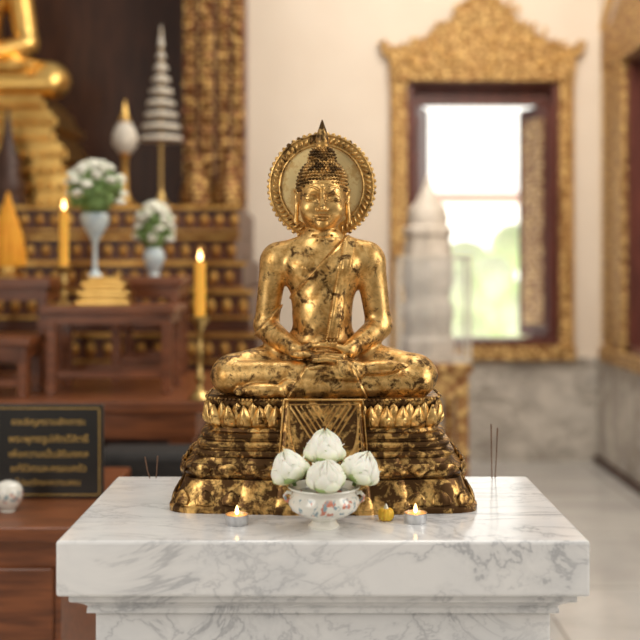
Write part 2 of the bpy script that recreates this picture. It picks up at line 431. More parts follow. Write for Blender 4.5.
for i,(l,r) in enumerate(((.050,.0062),(.058,.0066),(.053,.0064),(.044,.0056))):
    y=-.088-.0125*i; z=.306-.003*i
    B.path([(.018,y,z),(-.008,y,z+.002),(.018-l,y+.001,z-.001)],[r+.0004,r,r-.0012],.0012)
B.ell((-.040,-.100,.323),(.032,.021,.010),.006)
for i,(l,r) in enumerate(((.052,.0062),(.062,.0066),(.057,.0064),(.047,.0056))):
    y=-.088-.0125*i; z=.324-.0042*i
    B.path([(-.018,y,z),(.008,y,z+.003),(-.018+l,y+.001,z-.001)],[r+.0004,r,r-.0012],.0012)
for sg in (-1,1):
    B.path([(sg*.052,-.092,.331),(sg*.026,-.098,.341),(sg*.004,-.106,.344)],[.0095,.0070,.0058],.004)
sl,X,Y,Z=B.reg((-.3,-.2,.2),(.3,.12,.26)); B.F[sl]=np.maximum(B.F[sl],.2285-Z)
V1,Q1=B.mesh()

HS=1.10
H=Vol((-.066,-.080,.585),(.066,.078,.765),.00090)
H.ell((0,.008,.692),(.0485,.057,.060),0)
H.ell((0,-.004,.650),(.0445,.048,.056),.02)
H.ell((0,-.006,.628),(.034,.040,.036),.02)
H.cone((0,.002,.56),(0,.004,.64),.031,.030,.012)
for sg in (-1,1): H.ell((sg*.025,-.034,.640),(.018,.017,.019),.014)
H.ell((0,-.040,.6035),(.0125,.0105,.0085),.012)
sy=lambda x,z: H.surf_y(x,z)
for sg in (-1,1):
    H.ell((sg*.021,sy(sg*.021,.664)-.0050,.667),(.0155,.0090,.0095),.006,sub=True)
H.path([(0,sy(0,.684)+.002,.684),(0,sy(0,.668)-.001,.666),(0,-.0665,.640)],[.0042,.0046,.0068],.005)
for sg in (-1,1):
    H.ell((sg*.0080,-.058,.6375),(.0052,.0065,.0045),.003)
    H.ell((sg*.0045,-.062,.6325),(.0018,.003,.0018),.001,sub=True)
for sg in (-1,1):
    pts=[]
    for t in np.linspace(0,1,13):
        x=sg*(.006+.034*t); z=.675+.0135*math.sin(math.pi*(.12+.75*t)); pts.append((x,z))
    pts=[(x,sy(x,z)+.0002,z) for x,z in pts]
    H.path(pts,list(np.linspace(.0024,.0013,13)),.0012)
    xe=sg*.0215
    H.ell((xe,sy(xe,.662)+.0036,.6625),(.0150,.0088,.0080),.0012)
    pts=[];p2=[]
    for t in np.linspace(-1,1,13):
        x=xe+.0140*t; z=.6590-.0032*(1-t*t)+.0012*t*sg; pts.append((x,sy(x,z)-.0002,z))
        z2=.6700-.0045*t*t+.0004; p2.append((x,sy(x,z2)-.0002,z2))
    H.path(pts,.0020,.0005,sub=True); H.path(p2,.0013,.0005,sub=True)
ym=sy(0,.620)
for sg in (-1,1):
    H.ell((sg*.0068,ym+.0004,.6237),(.0105,.0058,.0034),.0010,rot=Matrix.Rotation(math.radians(8*sg),3,'Y'))
H.ell((0,ym+.0004,.6168),(.0130,.0060,.0040),.0010)
pts=[]
for t in np.linspace(-1,1,13):
    x=.0180*t; z=.6204+.0024*t*t; pts.append((x,sy(x,z)-.0002,z))
H.path(pts,.0016,.0005,sub=True)
H.ell((0,sy(0,.692),.692),(.0022,.0018,.0022),.001)
for sg in (-1,1):
    H.path([(sg*.0475,.000,.672),(sg*.0525,.004,.684),(sg*.0545,.014,.684),(sg*.0535,.018,.670),(sg*.052,.012,.652),(sg*.053,.006,.630),(sg*.054,.002,.612)],[.0035,.0035,.0038,.0038,.0045,.0048,.0052],.003)
    H.ell((sg*.049,.008,.668),(.004,.009,.013),.003)
V2,Q2=H.mesh()
V2[:,0]*=1+(HS-1)*np.clip((V2[:,2]-.595)/.02,0,1)
V=np.concatenate([V1,V2]); Q=np.concatenate([Q1,Q2+len(V1)])
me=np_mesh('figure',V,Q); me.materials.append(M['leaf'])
fig=bpy.data.objects.new('figure',me); col.objects.link(fig); fig.parent=statue
fig['label']='gold leafed seated figure with hands folded in its lap'
bvh=BVHTree.FromPolygons([tuple(p) for p in V1],[tuple(int(i) for i in q) for q in Q1])

hb=MB()
C0=Vector((0,.010,.694)); R0=(.0505,.0585,.0615)
hb.ell(C0,tuple(r*.985 for r in R0),48,30)
def hairline(x,y):
    if y>.012: return .640
    front=.7035-.30*abs(x)+ (.0 if abs(x)<.03 else -.5*(abs(x)-.03))
    if y>-.02: return .672+(front-.672)*min(1,(0.012-y)/.032)*.6
    return front
vv=hb.v; hb.f=[q for q in hb.f if all(vv[i][2]>hairline(vv[i][0],vv[i][1])-.004 for i in q)]
def curl(c,n,r):
    z=n.normalized(); q=z.to_track_quat('Z','Y').to_matrix()
    v=[];f=[];nn=8;prof=[(1,-.3),(1.0,.25),(.7,.75),(.3,1.15),(0.02,1.35)]
    for a,h in prof:
        for i in range(nn):
            th=2*math.pi*i/nn; p=q@Vector((a*r*math.cos(th),a*r*math.sin(th),h*r)); v.append(tuple(c+p))
    for j in range(len(prof)-1):
        for i in range(nn):
            k=(i+1)%nn; f.append((j*nn+i,j*nn+k,(j+1)*nn+k,(j+1)*nn+i))
    hb.add(v,f)
def curls(C,R,sp,r,test):
    m=int(math.pi*R[2]/sp)
    for j in range(m+1):
        t=-math.pi/2+math.pi*(j+.5)/m
        rad=math.cos(t)*(R[0]+R[1])/2; n=max(1,int(2*math.pi*rad/sp))
        for i in range(n):
            a=2*math.pi*(i+.5*(j%2))/n-math.pi/2
            d=Vector((math.cos(t)*math.cos(a),math.cos(t)*math.sin(a),math.sin(t)))
            p=C+Vector((R[0]*d.x,R[1]*d.y,R[2]*d.z))
            if test(p): curl(p,Vector((d.x/R[0],d.y/R[1],d.z/R[2])),r)
curls(C0,R0,.0078,.0037,lambda p:p.z>hairline(p.x,p.y))
C1=Vector((0,.008,.754)); R1=(.027,.029,.031)
hb.ell(C1,tuple(r*.98 for r in R1),24,16)
curls(C1,R1,.0066,.0031,lambda p:p.z>.735)
hb.v=[(x*HS,y,z) for x,y,z in hb.v]
hair=hb.build('hair',M['bronze'],statue,ang=80)
hair['label']='dark bronze snail curl hair with topknot'
fb=MB(); pts=[]
for t in np.linspace(-1,1,25):
    x=.046*t; 
    z=.7035-.30*abs(x)-(.5*(abs(x)-.03) if abs(x)>.03 else 0)-.004
    u=max(0,1-(x/.0495)**2-((z-.692)/.0605)**2); y=.008-.0575*math.sqrt(u); pts.append((x*HS,y-.0004,z))
fb.tube(pts,.0022,8); fb.build('hairline_band',M['leaf_trim'],statue)
fn=MB().lathe([(.0165,.778),(.0185,.783),(.015,.789),(.0135,.792),(.0155,.797),(.0135,.805),(.010,.818),(.0055,.831),(.0014,.843)],(0,.008,0),24)
finial=fn.build('finial',M['bronze'],statue,ang=60)

# halo
hc=Vector((-.001,.075,.697))
hal=part_empty('halo',statue,'round gold halo with beaded and scalloped rim')
def ydisc(mb,prof,n=96):
    v=[];f=[]
    for r,y in prof:
        for i in range(n):
            a=2*math.pi*i/n; v.append((hc.x+r*math.cos(a),hc.y+y,hc.z+r*math.sin(a)))
    for j in range(len(prof)-1):
        for i in range(n):
            k=(i+1)%n; f.append((j*n+i,j*n+k,(j+1)*n+k,(j+1)*n+i))
    f.append(tuple(range(n))); f.append(tuple((len(prof)-1)*n+i for i in range(n)))
    mb.add(v,f)
d=MB(); ydisc(d,[(.098,-.002),(.1,.002),(.1,.006),(.09,.008)]); d.build('halo_disc',M['leaf_bright'],hal)
d=MB(); 
def ring(mb,R,r,y,n=96): mb.tube([(hc.x+R*math.cos(a),hc.y+y,hc.z+R*math.sin(a)) for a in np.linspace(0,2*math.pi,n,endpoint=False)],r,8,closed=True)
def annulus(mb,r0,r1,y0,y1,n=96):
    v=[];f=[]
    for r,y in ((r0,y1),(r0,y0),(r1,y0),(r1,y1)):
        for i in range(n):
            a=2*math.pi*i/n; v.append((hc.x+r*math.cos(a),hc.y+y,hc.z+r*math.sin(a)))
    for j in range(4):
        for i in range(n):
            k=(i+1)%n; j2=(j+1)%4; f.append((j*n+i,j*n+k,j2*n+k,j2*n+i))
    mb.add(v,f)
annulus(d,.0955,.1225,-.004,.009)
ring(d,.0965,.0026,-.005); ring(d,.1195,.0022,-.004)
nl=56
for i in range(nl):
    a=2*math.pi*i/nl; c=(hc.x+.108*math.cos(a),hc.y-.006,hc.z+.108*math.sin(a))
    rot=Matrix.Rotation(-a+.6,3,'Y'); d.ell(c,(.0085,.0045,.0036),10,6,rot)
    c=(hc.x+.1225*math.cos(a),hc.y+.001,hc.z+.1225*math.sin(a)); d.ell(c,(.0052,.004,.0052),10,6)
d.build('halo_rim',M['leaf_trim'],hal)
d=MB(); d.box(hc.x-.012,hc.x+.012,.045,.085,.53,.62); d.build('halo_bracket',M['bronze'],hal,bevel=.002)

# sash
def cast(x,z,off):
    h=bvh.ray_cast(Vector((x,-.4,z)),Vector((0,1,0)))
    if h[0] is None: return None
    return h[0]+Vector((0,-off,0))
sb=MB(); rows=50; colsn=9; v=[];f=[]
for j in range(rows):
    t=j/(rows-1); z=.572+(.352-.572)*t
    cx=.062-.040*t; w=.0125+.001*math.sin(t*3)
    for i in range(colsn):
        u=-1+2*i/(colsn-1); x=cx+w*u
        p=cast(x,z,.0036+.0010*math.cos(u*math.pi*3)) or Vector((x,-.04,z))
        v.append(tuple(p))
for j in range(rows-1):
    for i in range(colsn-1):
        a=j*colsn+i; f.append((a,a+1,a+colsn+1,a+colsn))
sb.add(v,f); sb.build('sash',M['leaf'],statue,solid=.003,ang=80)
for sgn in (-1,1):
    bb=MB()
    for j in range(46):
        t=j/45; z=.572+(.352-.572)*t; x=.062-.040*t+sgn*.0128
        p=cast(x,z,.003)
        if p: bb.ell(p,(.0024,.0024,.0026),8,5)
    bb.build('sash_beading',M['leaf_trim'],statue)
bb=MB()
for j in range(7):
    x=.022-.012+.004*j; p=cast(x,.349-.003*(j%2),.003)
    if p: bb.ell(p,(.0024,.002,.005),8,5)
bb.build('sash_fringe',M['leaf_trim'],statue)

# lotus throne base
throne=part_empty('lotus_base',statue,'stepped worn gilt pedestal with lotus petal tier')
CY=-.010; KS=1.028
def sup(hw,hd,e,z,n=160):
    out=[]
    for i in range(n):
        a=2*math.pi*i/n; c,s_=math.cos(a),math.sin(a)
        out.append((.002+KS*hw*math.copysign(abs(c)**(2/e),c),CY+hd*math.copysign(abs(s_)**(2/e),s_),z))
    return out
prof=[(0,.318),(.010,.319),(.014,.313),(.020,.311),(.030,.303),(.045,.296),(.060,.291),(.066,.288),(.067,.278),(.072,.279),(.075,.290),(.081,.294),(.088,.293),(.092,.285),(.095,.278),(.103,.272),(.109,.270),(.111,.275),(.117,.277),(.123,.273),(.125,.263),(.129,.263),(.131,.267),(.136,.268),(.141,.264),(.143,.255),(.147,.255),(.149,.259),(.154,.260),(.159,.255),(.161,.246),(.168,.243)]
def hd(hw): return .13+(hw-.25)*.72
def ex(z): return 9-4.2*min(1,z/.17)
b=MB(); b.rings([sup(w,hd(w),ex(z),z) for z,w in prof]); b.build('stepped_plinth',M['leaf_base'],throne,ang=35)
b=MB(); b.rings([sup(w*.60,hd(w)+.008,14,z) for z,w in prof[:17]]); b.build('projecting_front',M['leaf_base'],throne,ang=35)
b=MB(); b.rings([sup(w*.34,hd(w)+.015,14,z) for z,w in prof[:17]]); b.build('projecting_front',M['leaf_base'],throne,ang=35)
b=MB(); lp=[(.165,.236),(.175,.232),(.19,.235),(.215,.243),(.222,.246),(.228,.248),(.2305,.244)]
b.rings([sup(w,hd(w),4.6,z) for z,w in lp]); b.build('lotus_drum',M['leaf_base'],throne,ang=35)
def perim(hw,hdv,e,num,phase=0):
    P=[Vector(p) for p in sup(hw,hdv,e,0,1200)]; L=[0]
    for i in range(len(P)): L.append(L[-1]+(P[(i+1)%len(P)]-P[i]).length)
    T=L[-1]; out=[]; k=0
    for m in range(num):
        s_=((m+phase)/num)*T
        while L[k+1]<s_: k+=1
        p=P[k%len(P)]; q=P[(k+1)%len(P)]; t=(q-p).normalized(); nn=Vector((t.y,-t.x,0)); 
        out.append((p.lerp(q,(s_-L[k])/max(1e-9,L[k+1]-L[k])),t,nn))
    return out
def petals(mb,hw,hdv,e,num,z0,h,wf,bulge,lean,phase=0,up=1,ridge=.0025):
    pr=perim(hw,hdv,e,num,phase)
    w=(pr[1][0]-pr[0][0]).length*wf
    for p,t,nn in pr:
        v=[];f=[];nu,nv=9,9
        for j in range(nv):
            vv_=j/(nv-1); wid=(1-vv_**2.6)**.75*(.82+.18*math.sin(math.pi*min(1,vv_*1.3)))
            for i in range(nu):
                u=-1+2*i/(nu-1)
                out=bulge*(math.sin(math.pi*(.1+.8*vv_))*(1-u*u*.85))+lean*vv_+ ridge*(1-abs(u))+(.0018 if abs(u)>.8 else 0)
                v.append(tuple(p+t*(u*w/2*wid)+nn*out+Vector((0,0,z0+up*h*vv_))))
        for j in range(nv-1):
            for i in range(nu-1):
                a=j*nu+i; f.append((a,a+1,a+nu+1,a+nu))
        mb.add(v,f)
b=MB()
petals(b,.238,hd(.238),4.6,40,.172,.051,1.2,.006,.007,phase=.5)
petals(b,.242,hd(.242),4.6,40,.170,.047,1.12,.011,.004)
petals(b,.246,hd(.246),4.6,40,.174,.026,.62,.009,.002,ridge=.003)
petals(b,.244,hd(.244),4.6,40,.180,.018,.9,.003,-.004,up=-1)
b.build('lotus_petals',M['leaf_trim'],throne,solid=.002,ang=60)
b=MB()
petals(b,.292,hd(.292),6.5,30,.100,.030,.9,.007,.0,up=-1)
petals(b,.312,hd(.312),8.5,34,.016,.030,.8,.003,-.011)
for p,t,nn in perim(.249,hd(.249),4.6,150): b.ell(p+Vector((0,0,.229))+nn*.0,(.003,.003,.003),6,4)
b.build('carved_leaves',M['leaf_base'],throne,solid=.002,ang=60)
fy0=CY-hd(.25)-.012; fy1=CY-hd(.28)-.024
def pan(u,v,off=0):
    w=.083+.010*v; z=.232-.132*v; y=fy0+(fy1-fy0)*v-off
    return (.002+u*w,y,z)
b=MB(); g_=[];f=[];nu,nv=13,9
for j in range(nv):
    for i in range(nu): g_.append(pan(-1+2*i/(nu-1),j/(nv-1)))
for j in range(nv-1):
    for i in range(nu-1): a=j*nu+i; f.append((a,a+1,a+nu+1,a+nu))
b.add(g_,f); b.build('cloth_panel',M['leaf_base'],throne,solid=.012)
b=MB()
def strip(pts,r=.0017): b.tube([pan(u,v,.0065) for u,v in pts],r,6)
strip([(-1,0),(-1,1),(1,1),(1,0),(-1,0)],.0030); strip([(-.88,.07),(-.88,.91),(.88,.91),(.88,.07),(-.88,.07)],.0018)
for k in range(6):
    s_=.84-.14*k; strip([(-s_,.09),(0,.09+.80*s_/.84),(s_,.09)],.0026)
for sgn in (-1,1):
    for k in range(7):
        z=.16+.115*k; strip([(sgn*.86,z),(sgn*(.86-.55*z),.91)],.0020)
for i in range(15):
    u=-.84+1.68*i/14; b.ell(pan(u,.955,.008),(.0032,.003,.0032),6,4)
b.build('panel_relief',M['leaf_trim'],throne)

# ------------------------------------------------------------ MARBLE PEDESTAL
ped=empty('marble_pedestal',(.0055,2.298,0),'white grey-veined marble pedestal with moulded edge under the statue','pedestal')
def rect(hw,hdp,z): return [(-hw,-hdp,z),(hw,-hdp,z),(hw,hdp,z),(-hw,hdp,z)]
b=MB(); b.rings([rect(.5,.304,.895),rect(.5,.304,1.0)]); b.build('slab',M['marble'],ped,bevel=.006,smooth=False)
b=MB()
mold=[(.845,.438),(.850,.452),(.858,.452),(.862,.450),(.868,.456),(.874,.466),(.879,.478),(.882,.480),(.8955,.480)]
b.rings([rect(w,w-.196,z) for z,w in mold]); b.build('moulding',M['marble'],ped,ang=25)
b=MB(); b.rings([rect(.438,.242,.05),rect(.438,.242,.8455)]); b.build('shaft',M['marble'],ped,bevel=.003,smooth=False)
b=MB(); b.rings([rect(.47,.275,0),rect(.47,.275,.05)]); b.build('plinth',M['marble'],ped,bevel=.004,smooth=False)

# ------------------------------------------------------------ LOTUS BOWL
BYc=2.105; BX=WX(324,BYc)
bowl=empty('offering_bowl',(BX,BYc,TOP),'white porcelain footed bowl with painted floral band holding lotus flowers','bowl')
b=MB(); pr=[(.030,0),(.031,.004),(.026,.009),(.024,.014),(.029,.019),(.050,.026),(.065,.036),(.071,.048),(.069,.058),(.063,.065),(.062,.070),(.066,.075),(.070,.078),(.069,.080),(.062,.077),(.057,.068),(.062,.055),(.058,.04),(.035,.028),(.0,.024)]
b.lathe(pr,(0,0,0),56); b.build('bowl_body',M['porc'],bowl,ang=50)
b=MB(); b.tube([(.0695*math.cos(a),.0695*math.sin(a),.079) for a in np.linspace(0,2*math.pi,56,endpoint=False)],.0020,8,closed=True)
b.build('rim_band',M['porc'],bowl)
for sg in (-1,1):
    b=MB(); b.tube([(sg*.064,0,.066),(sg*.072,0,.068),(sg*.078,0,.061),(sg*.076,0,.053),(sg*.069,0,.050)],[.004,.0038,.0036,.0038,.004],10); b.build('handle',M['porc'],bowl)
def petal_layers(R,Hh,seed,layers,jit=1.):
    rnd=random.Random(seed); b=MB()
    for layer,(n,rs,hs,top,W) in enumerate(layers):
        for m in range(n):
            a0=2*math.pi*(m+.5*(layer%2))/n+rnd.uniform(-.15,.15)*jit; hh=Hh*hs*rnd.uniform(.92,1.05)
            tp=top+rnd.uniform(-.06,.08)*jit; twist=rnd.uniform(-.07,.07)
            nu,nv=9,12; v=[];f=[]
            for j in range(nv):
                t=j/(nv-1)
                belly=math.sqrt(max(0,1-((t-.42)/.58)**2)) if t>.42 else math.sqrt(max(0,1-((.42-t)/.50)**2))
                r=R*rs*max(belly,tp*max(0,(t-.42)/.58))
                r=max(r,.002)
                wd=W*math.sqrt(max(0,1-((t-.42)/.60)**2))*(1-.35*max(0,t-.65)/.35)
                z=hh*t
                for i in range(nu):
                    u=-1+2*i/(nu-1); a=a0+u*wd; rr=r*(1+.12*(1-u*u)+twist*u)+.0008*layer
                    v.append((rr*math.cos(a),rr*math.sin(a),z-.12*hh*abs(u)**2*t))
            for j in range(nv-1):
                for i in range(nu-1): a=j*nu+i; f.append((a,a+1,a+nu+1,a+nu))
            b.add(v,f)
    return b
lotuses=[(293,465,2.105,.0330,-20,2,1,.062),(324,446,2.138,.0355,2,0,2,.064),(325,471,2.062,.0320,3,24,3,.054),(356,465,2.10,.0335,22,4,4,.062)]
for i,(px,py,dd,R,tx,ty,seed,hh) in enumerate(lotuses):
    e=empty('lotus_flower',(WX(px,dd),dd,WZ(py,dd)-hh*.48),'folded pale green-white lotus flower standing in the porcelain bowl','flower','lotus flowers in the bowl')
    e.rotation_euler=(math.radians(ty),math.radians(tx),0)
    petal_layers(R,hh,seed,((4,.56,.95,.0,.95),(5,.72,.99,.05,.76),(5,.86,.93,.20,.66),(6,.96,.82,.52,.56),(5,1.02,.62,.86,.52))).build('petals',M['lotus'],e,solid=.0012,ang=80)
    petal_layers(R*1.05,hh*.48,seed+20,((4,1.0,.9,.95,.5),)).build('sepals',M['lotusleaf'],e,solid=.001,ang=80)
    MB().tube([(0,0,.006),(0,0,-.012)],[.004,.004],8).build('stem',M['green'],e)
# ------------------------------------------------------------ TEALIGHTS
def tealight(loc,label):
    e=empty('tealight_candle',loc,label,'candle','tealights on the marble slab')
    b=MB().lathe([(.0215,0),(.0225,.002),(.0228,.019),(.0235,.0200),(.0222,.0202),(.0218,.004),(0,.003)],n=48); b.build('cup',M['alu'],e)
    b=MB().lathe([(.0215,.004),(.0216,.0165),(.014,.0158),(.0,.0155)],n=32); b.build('wax',M['wax'],e)
    MB().tube([(0,0,.015),(.0008,0,.023)],[.0009,.0007],6).build('wick',M['wick'],e)
    MB().lathe([(.0005,.018),(.0036,.0215),(.0040,.025),(.003,.030),(.0013,.035),(.0002,.038)],n=16).build('flame',M['flame'],e)
    return e
t1=tealight((WX(237,2.125),2.125,TOP),'small lit tealight in aluminium cup on the marble slab')
t2=copy_thing(t1,(WX(415.5,2.14),2.14,TOP))
e=empty('marigold_bud',(WX(386,2.155),2.155,TOP),'small yellow marigold bud lying on the marble slab','flower')
b=MB()
for k in range(11):
    a=2*math.pi*k/11
    b.ell((.009*math.cos(a),.009*math.sin(a),.0125),(.0075,.0075,.0125),10,8)
b.ell((0,0,.013),(.012,.012,.0128),14,10); b.build('bud_petals',M['yellow'],e)
b=MB().lathe([(.006,.022),(.004,.028),(.0015,.033),(.0002,.035)],n=10); b.build('bud_tip',M['petalw'],e)
def incense(px,d,tip,lean,lab):
    x=WX(px,d); h=WZ(tip,d)-TOP
    b=MB(); b.tube([(0,0,0),(lean*.5,0,h*.35),(lean,0,h)],[.0013,.0013,.0018],6)
    o=b.build('incense_stick',M['incense'],None,loc=(x,d,TOP)); tag(o,lab,'incense','incense sticks'); return o
incense(150,2.575,457,-.012,'thin brown incense stick standing at slab edge')
incense(156,2.58,456,.004,'thin brown incense stick standing at slab edge')
incense(492,2.575,424,-.002,'thin brown incense stick standing at slab edge')
incense(495,2.58,428,.006,'thin brown incense stick standing at slab edge')

# ------------------------------------------------------------ ROOM
BY=8.2; RX=2.15; LX=-4.2
b=MB(); b.box(LX,RX+.3,-.5,BY+.3,-.1,0); struct(b.build('floor',M['floor'],smooth=False))
wx0,wx1=WX(407,BY),WX(558,BY); wz0,wz1=WZ(345,BY),WZ(80,BY)
b=MB(); b.box(LX,wx0,BY,BY+.3,0,4.6); b.box(wx1,RX+.3,BY,BY+.3,0,4.6); b.box(wx0,wx1,BY,BY+.3,0,wz0); b.box(wx0,wx1,BY,BY+.3,wz1,4.6)
struct(b.build('wall_back',M['wall'],smooth=False))
b=MB(); b.box(RX,RX+.3,4.2,6.1,0,4.6); b.box(RX,RX+.3,7.4,BY,0,4.6); b.box(RX,RX+.3,6.1,7.4,0,.9); b.box(RX,RX+.3,6.1,7.4,2.95,4.6)
struct(b.build('wall_right',M['wall'],smooth=False))
b=MB(); b.box(LX-.2,LX,2.5,BY+.3,0,4.6); struct(b.build('wall_left',M['wall'],smooth=False))
b=MB(); b.box(LX,RX-.03,BY-.03,BY,0,.75); b.box(LX,RX-.03,BY-.05,BY,.75,.80); struct(b.build('trim_1',M['wains'],smooth=False))
b=MB(); b.box(RX-.03,RX,4.2,BY,0,.75); b.box(RX-.05,RX,4.2,BY,.75,.80); struct(b.build('trim_2',M['wains'],smooth=False))
b=MB(); b.box(RX-.06,RX-.03,4.2,BY-.03,0,.05); struct(b.build('baseboard_right',M['wood_dark'],smooth=False))
win=bpy.data.objects.new('window_1',None); col.objects.link(win); struct(win); win['label']='tall window with carved gilded surround and dark red shutters'
b=MB(); t=.045
b.box(wx0,wx0+t,BY-.02,BY+.28,wz0,wz1); b.box(wx1-t,wx1,BY-.02,BY+.28,wz0,wz1); b.box(wx0,wx1,BY-.02,BY+.28,wz1-t,wz1); b.box(wx0,wx1,BY-.04,BY+.28,wz0,wz0+t)
zc=WZ(103,BY); b.box(wx0+t,wx1-t,BY+.12,BY+.2,zc,wz1-t)
b.build('window_frame',M['redframe'],win,bevel=.006,smooth=False)
def shutter(xh,ang,w,inner):
    e=part_empty('shutter',win); e.location=(xh,BY+.0,wz0+t); e.rotation_euler=(0,0,ang)
    h=zc-wz0-t
    MB().box(0,w,-.015,.015,0,h).build('shutter_panel',M['redframe'],e,smooth=False,bevel=.004)
    MB().box(w*.18,w*.82,-.024,-.0151,.1,h-.1).box(w*.18,w*.82,.0151,.024,.1,h-.1).build('gilt_panel',inner,e,smooth=False)
shutter(wx0+.055,math.radians(72),.46,M['redframe']); shutter(wx1-.055,math.radians(180-72),.48,M['ornate2'])
b=MB()
fx0,fx1=WX(391,BY),WX(571,BY)
zb0=WZ(357,BY)
b.box(fx0,wx0,BY-.06,BY,zb0,wz1); b.box(wx1,fx1,BY-.06,BY,zb0,wz1)
b.box(fx0-.02,fx1+.02,BY-.09,BY,WZ(360,BY),wz0)
cx=(fx0+fx1)/2; hw=(fx1-fx0)/2
zt_=WZ(52,BY)
left=[(-hw,wz1-.02),(-hw-.01,zt_-.06),(-hw-.06,zt_-.02),(-hw-.085,zt_+.05),(-hw-.05,zt_+.06),(-hw+.02,zt_+.02),(-hw+.16,zt_+.06),(-hw+.27,zt_+.10),(-hw+.35,zt_+.20),(-hw+.45,zt_+.22),(-hw+.50,zt_+.33),(-.10,zt_+.38),(-.07,zt_+.52),(-.03,zt_+.60),(0,zt_+.72)]
poly=[(cx+x,z) for x,z in left]+[(cx-x,z) for x,z in left[-2::-1]]
b.prism(poly,BY-.08,BY)
b.build('gilded_surround',M['ornate'],win,smooth=False,bevel=.01)
b=MB()
for i in range(38):
    z=zb0+i*.056
    for x in (fx0+.005,fx1-.005): b.ell((x,BY-.05,z+.03),(.018,.03,.028),8,6)
for i in range(len(poly)-1):
    (xa,za),(xb,zb)=poly[i],poly[i+1]; n_=max(1,int(math.hypot(xb-xa,zb-za)/.05))
    for k in range(n_):
        t_=k/n_; b.ell((xa+(xb-xa)*t_,BY-.07,za+(zb-za)*t_),(.020,.03,.020),8,6)
for i in range(90):
    x=random.uniform(-.85,.85); zmx=max(.02,(.62-abs(x)*.75))
    z=zt_-.17+random.uniform(.0,.17+zmx*.9)
    b.ell((cx+x*.82,BY-.083,z),(.032,.018,.016),8,6,Matrix.Rotation(random.uniform(0,3),3,'Y'))
b.build('carved_scrolls',M['frametrim'],win)
win2=bpy.data.objects.new('window_2',None); col.objects.link(win2); struct(win2); win2['label']='side window with gilded surround and patterned shutter'
b=MB(); b.box(RX-.06,RX,7.4,7.86,.86,3.0); b.box(RX-.06,RX,5.65,6.1,.86,3.0); b.box(RX-.07,RX,5.6,7.9,2.93,3.25); b.box(RX-.09,RX,5.6,7.9,.80,.90)
b.rings([[(RX-.07,5.9,3.25),(RX-.07,7.6,3.25),(RX,7.6,3.25),(RX,5.9,3.25)],[(RX-.05,6.7,3.9),(RX-.05,6.8,3.9),(RX,6.8,3.9),(RX,6.7,3.9)]])
b.build('gilded_surround',M['ornate'],win2,smooth=False,bevel=.01)
b=MB()
for i in range(38): b.ell((RX-.045,7.86,.9+i*.056),(.03,.022,.028),8,6)
for i in range(12): b.ell((RX-.055,7.9-i*.06,3.27+i*.05),(.03,.04,.04),8,6)
b.build('carved_scrolls',M['frametrim'],win2)
b=MB(); b.box(RX-.02,RX+.28,7.34,7.4,.9,2.95); b.box(RX-.02,RX+.28,6.1,6.16,.9,2.95); b.box(RX-.02,RX+.28,6.1,7.4,.9,.95); b.box(RX-.02,RX+.28,6.1,7.4,2.9,2.95); b.build('window_frame',M['redframe'],win2,smooth=False)
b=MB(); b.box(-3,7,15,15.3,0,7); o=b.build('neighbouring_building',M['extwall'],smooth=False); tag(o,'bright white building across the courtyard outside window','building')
b=MB(); b.box(-3,7,14.8,15.0,2.35,2.50); o2=b.build('eave_band',M['redroof'],o,smooth=False)
b=MB()
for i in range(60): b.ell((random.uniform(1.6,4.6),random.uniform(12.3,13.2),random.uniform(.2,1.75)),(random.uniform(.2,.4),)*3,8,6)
o=b.build('garden_shrub',M['foliage']); tag(o,'pale green leafy shrubs with a glow of their own in the courtyard','shrub'); o['kind']='stuff'
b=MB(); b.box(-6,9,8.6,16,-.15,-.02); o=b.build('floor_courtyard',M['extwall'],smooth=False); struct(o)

# ------------------------------------------------------------ RIGHT SIDE
def table(name,x0,x1,y0,y1,z0,z1,mat,label,leg=.035,topt=.03,apron=.05,stretch=True,cat='table',over=.02):
    cx,cy=(x0+x1)/2,(y0+y1)/2
    e=empty(name,(cx,cy,z0),label,cat); h=z1-z0; a,c=(x1-x0)/2,(y1-y0)/2
    MB().box(-a,a,-c,c,h-topt,h).build('tabletop',mat,e,smooth=False,bevel=.005)
    ia,ic=a-over,c-over; q=leg*.35; za,zb=h-topt-apron,h-topt
    for s1 in(-1,1):
        y0_=ic-q if s1>0 else -ic; MB().box(-ia+leg,ia-leg,y0_,y0_+q,za,zb).build('apron',mat,e,smooth=False)
        x0_=ia-q if s1>0 else -ia; MB().box(x0_,x0_+q,-ic+leg,ic-leg,za,zb).build('apron',mat,e,smooth=False)
        for s_ in(-1,1):
            X0=s1*ia-(leg if s1>0 else 0); Y0=s_*ic-(leg if s_>0 else 0)
            MB().box(X0,X0+leg,Y0,Y0+leg,0,h-topt).build('leg',mat,e,smooth=False,bevel=.003)
        if stretch:
            MB().box(-ia+leg,ia-leg,s1*(ic-leg*.5)-.008,s1*(ic-leg*.5)+.008,h*.18,h*.18+leg*.7).build('stretcher',mat,e,smooth=False)
    return e
gz=WZ(364,6.0)
table('gilded_table',WX(398,6.0),WX(473,6.0),6.0,6.75,0,gz,M['ornate2'],'carved gilded table carrying white chedi and glass case',leg=.07,topt=.05,apron=.14)
e=empty('miniature_chedi',(WX(428,6.5),6.53,gz),'small weathered white stone chedi on the gilded table','shrine')
pr=[(.165,0),(.165,.10),(.15,.12),(.148,.20),(.158,.22),(.158,.30),(.138,.34),(.14,.40),(.155,.44),(.155,.56),(.145,.66),(.135,.72),(.148,.74),(.148,.78),(.12,.80)]
MB().lathe(pr,n=8).build('stone_body',M['white'],e,ang=30)
MB().lathe([(.12,.79),(.125,.84),(.115,.90),(.09,.93),(.07,.95),(.06,.98),(.035,1.02),(.015,1.08),(.002,1.12)],n=24).build('spire',M['white'],e)
e=empty('glass_case',((WX(395,6.05)+WX(474,6.05))/2,6.15,gz),'clear glass display case with slim white frame on gilded table','case')
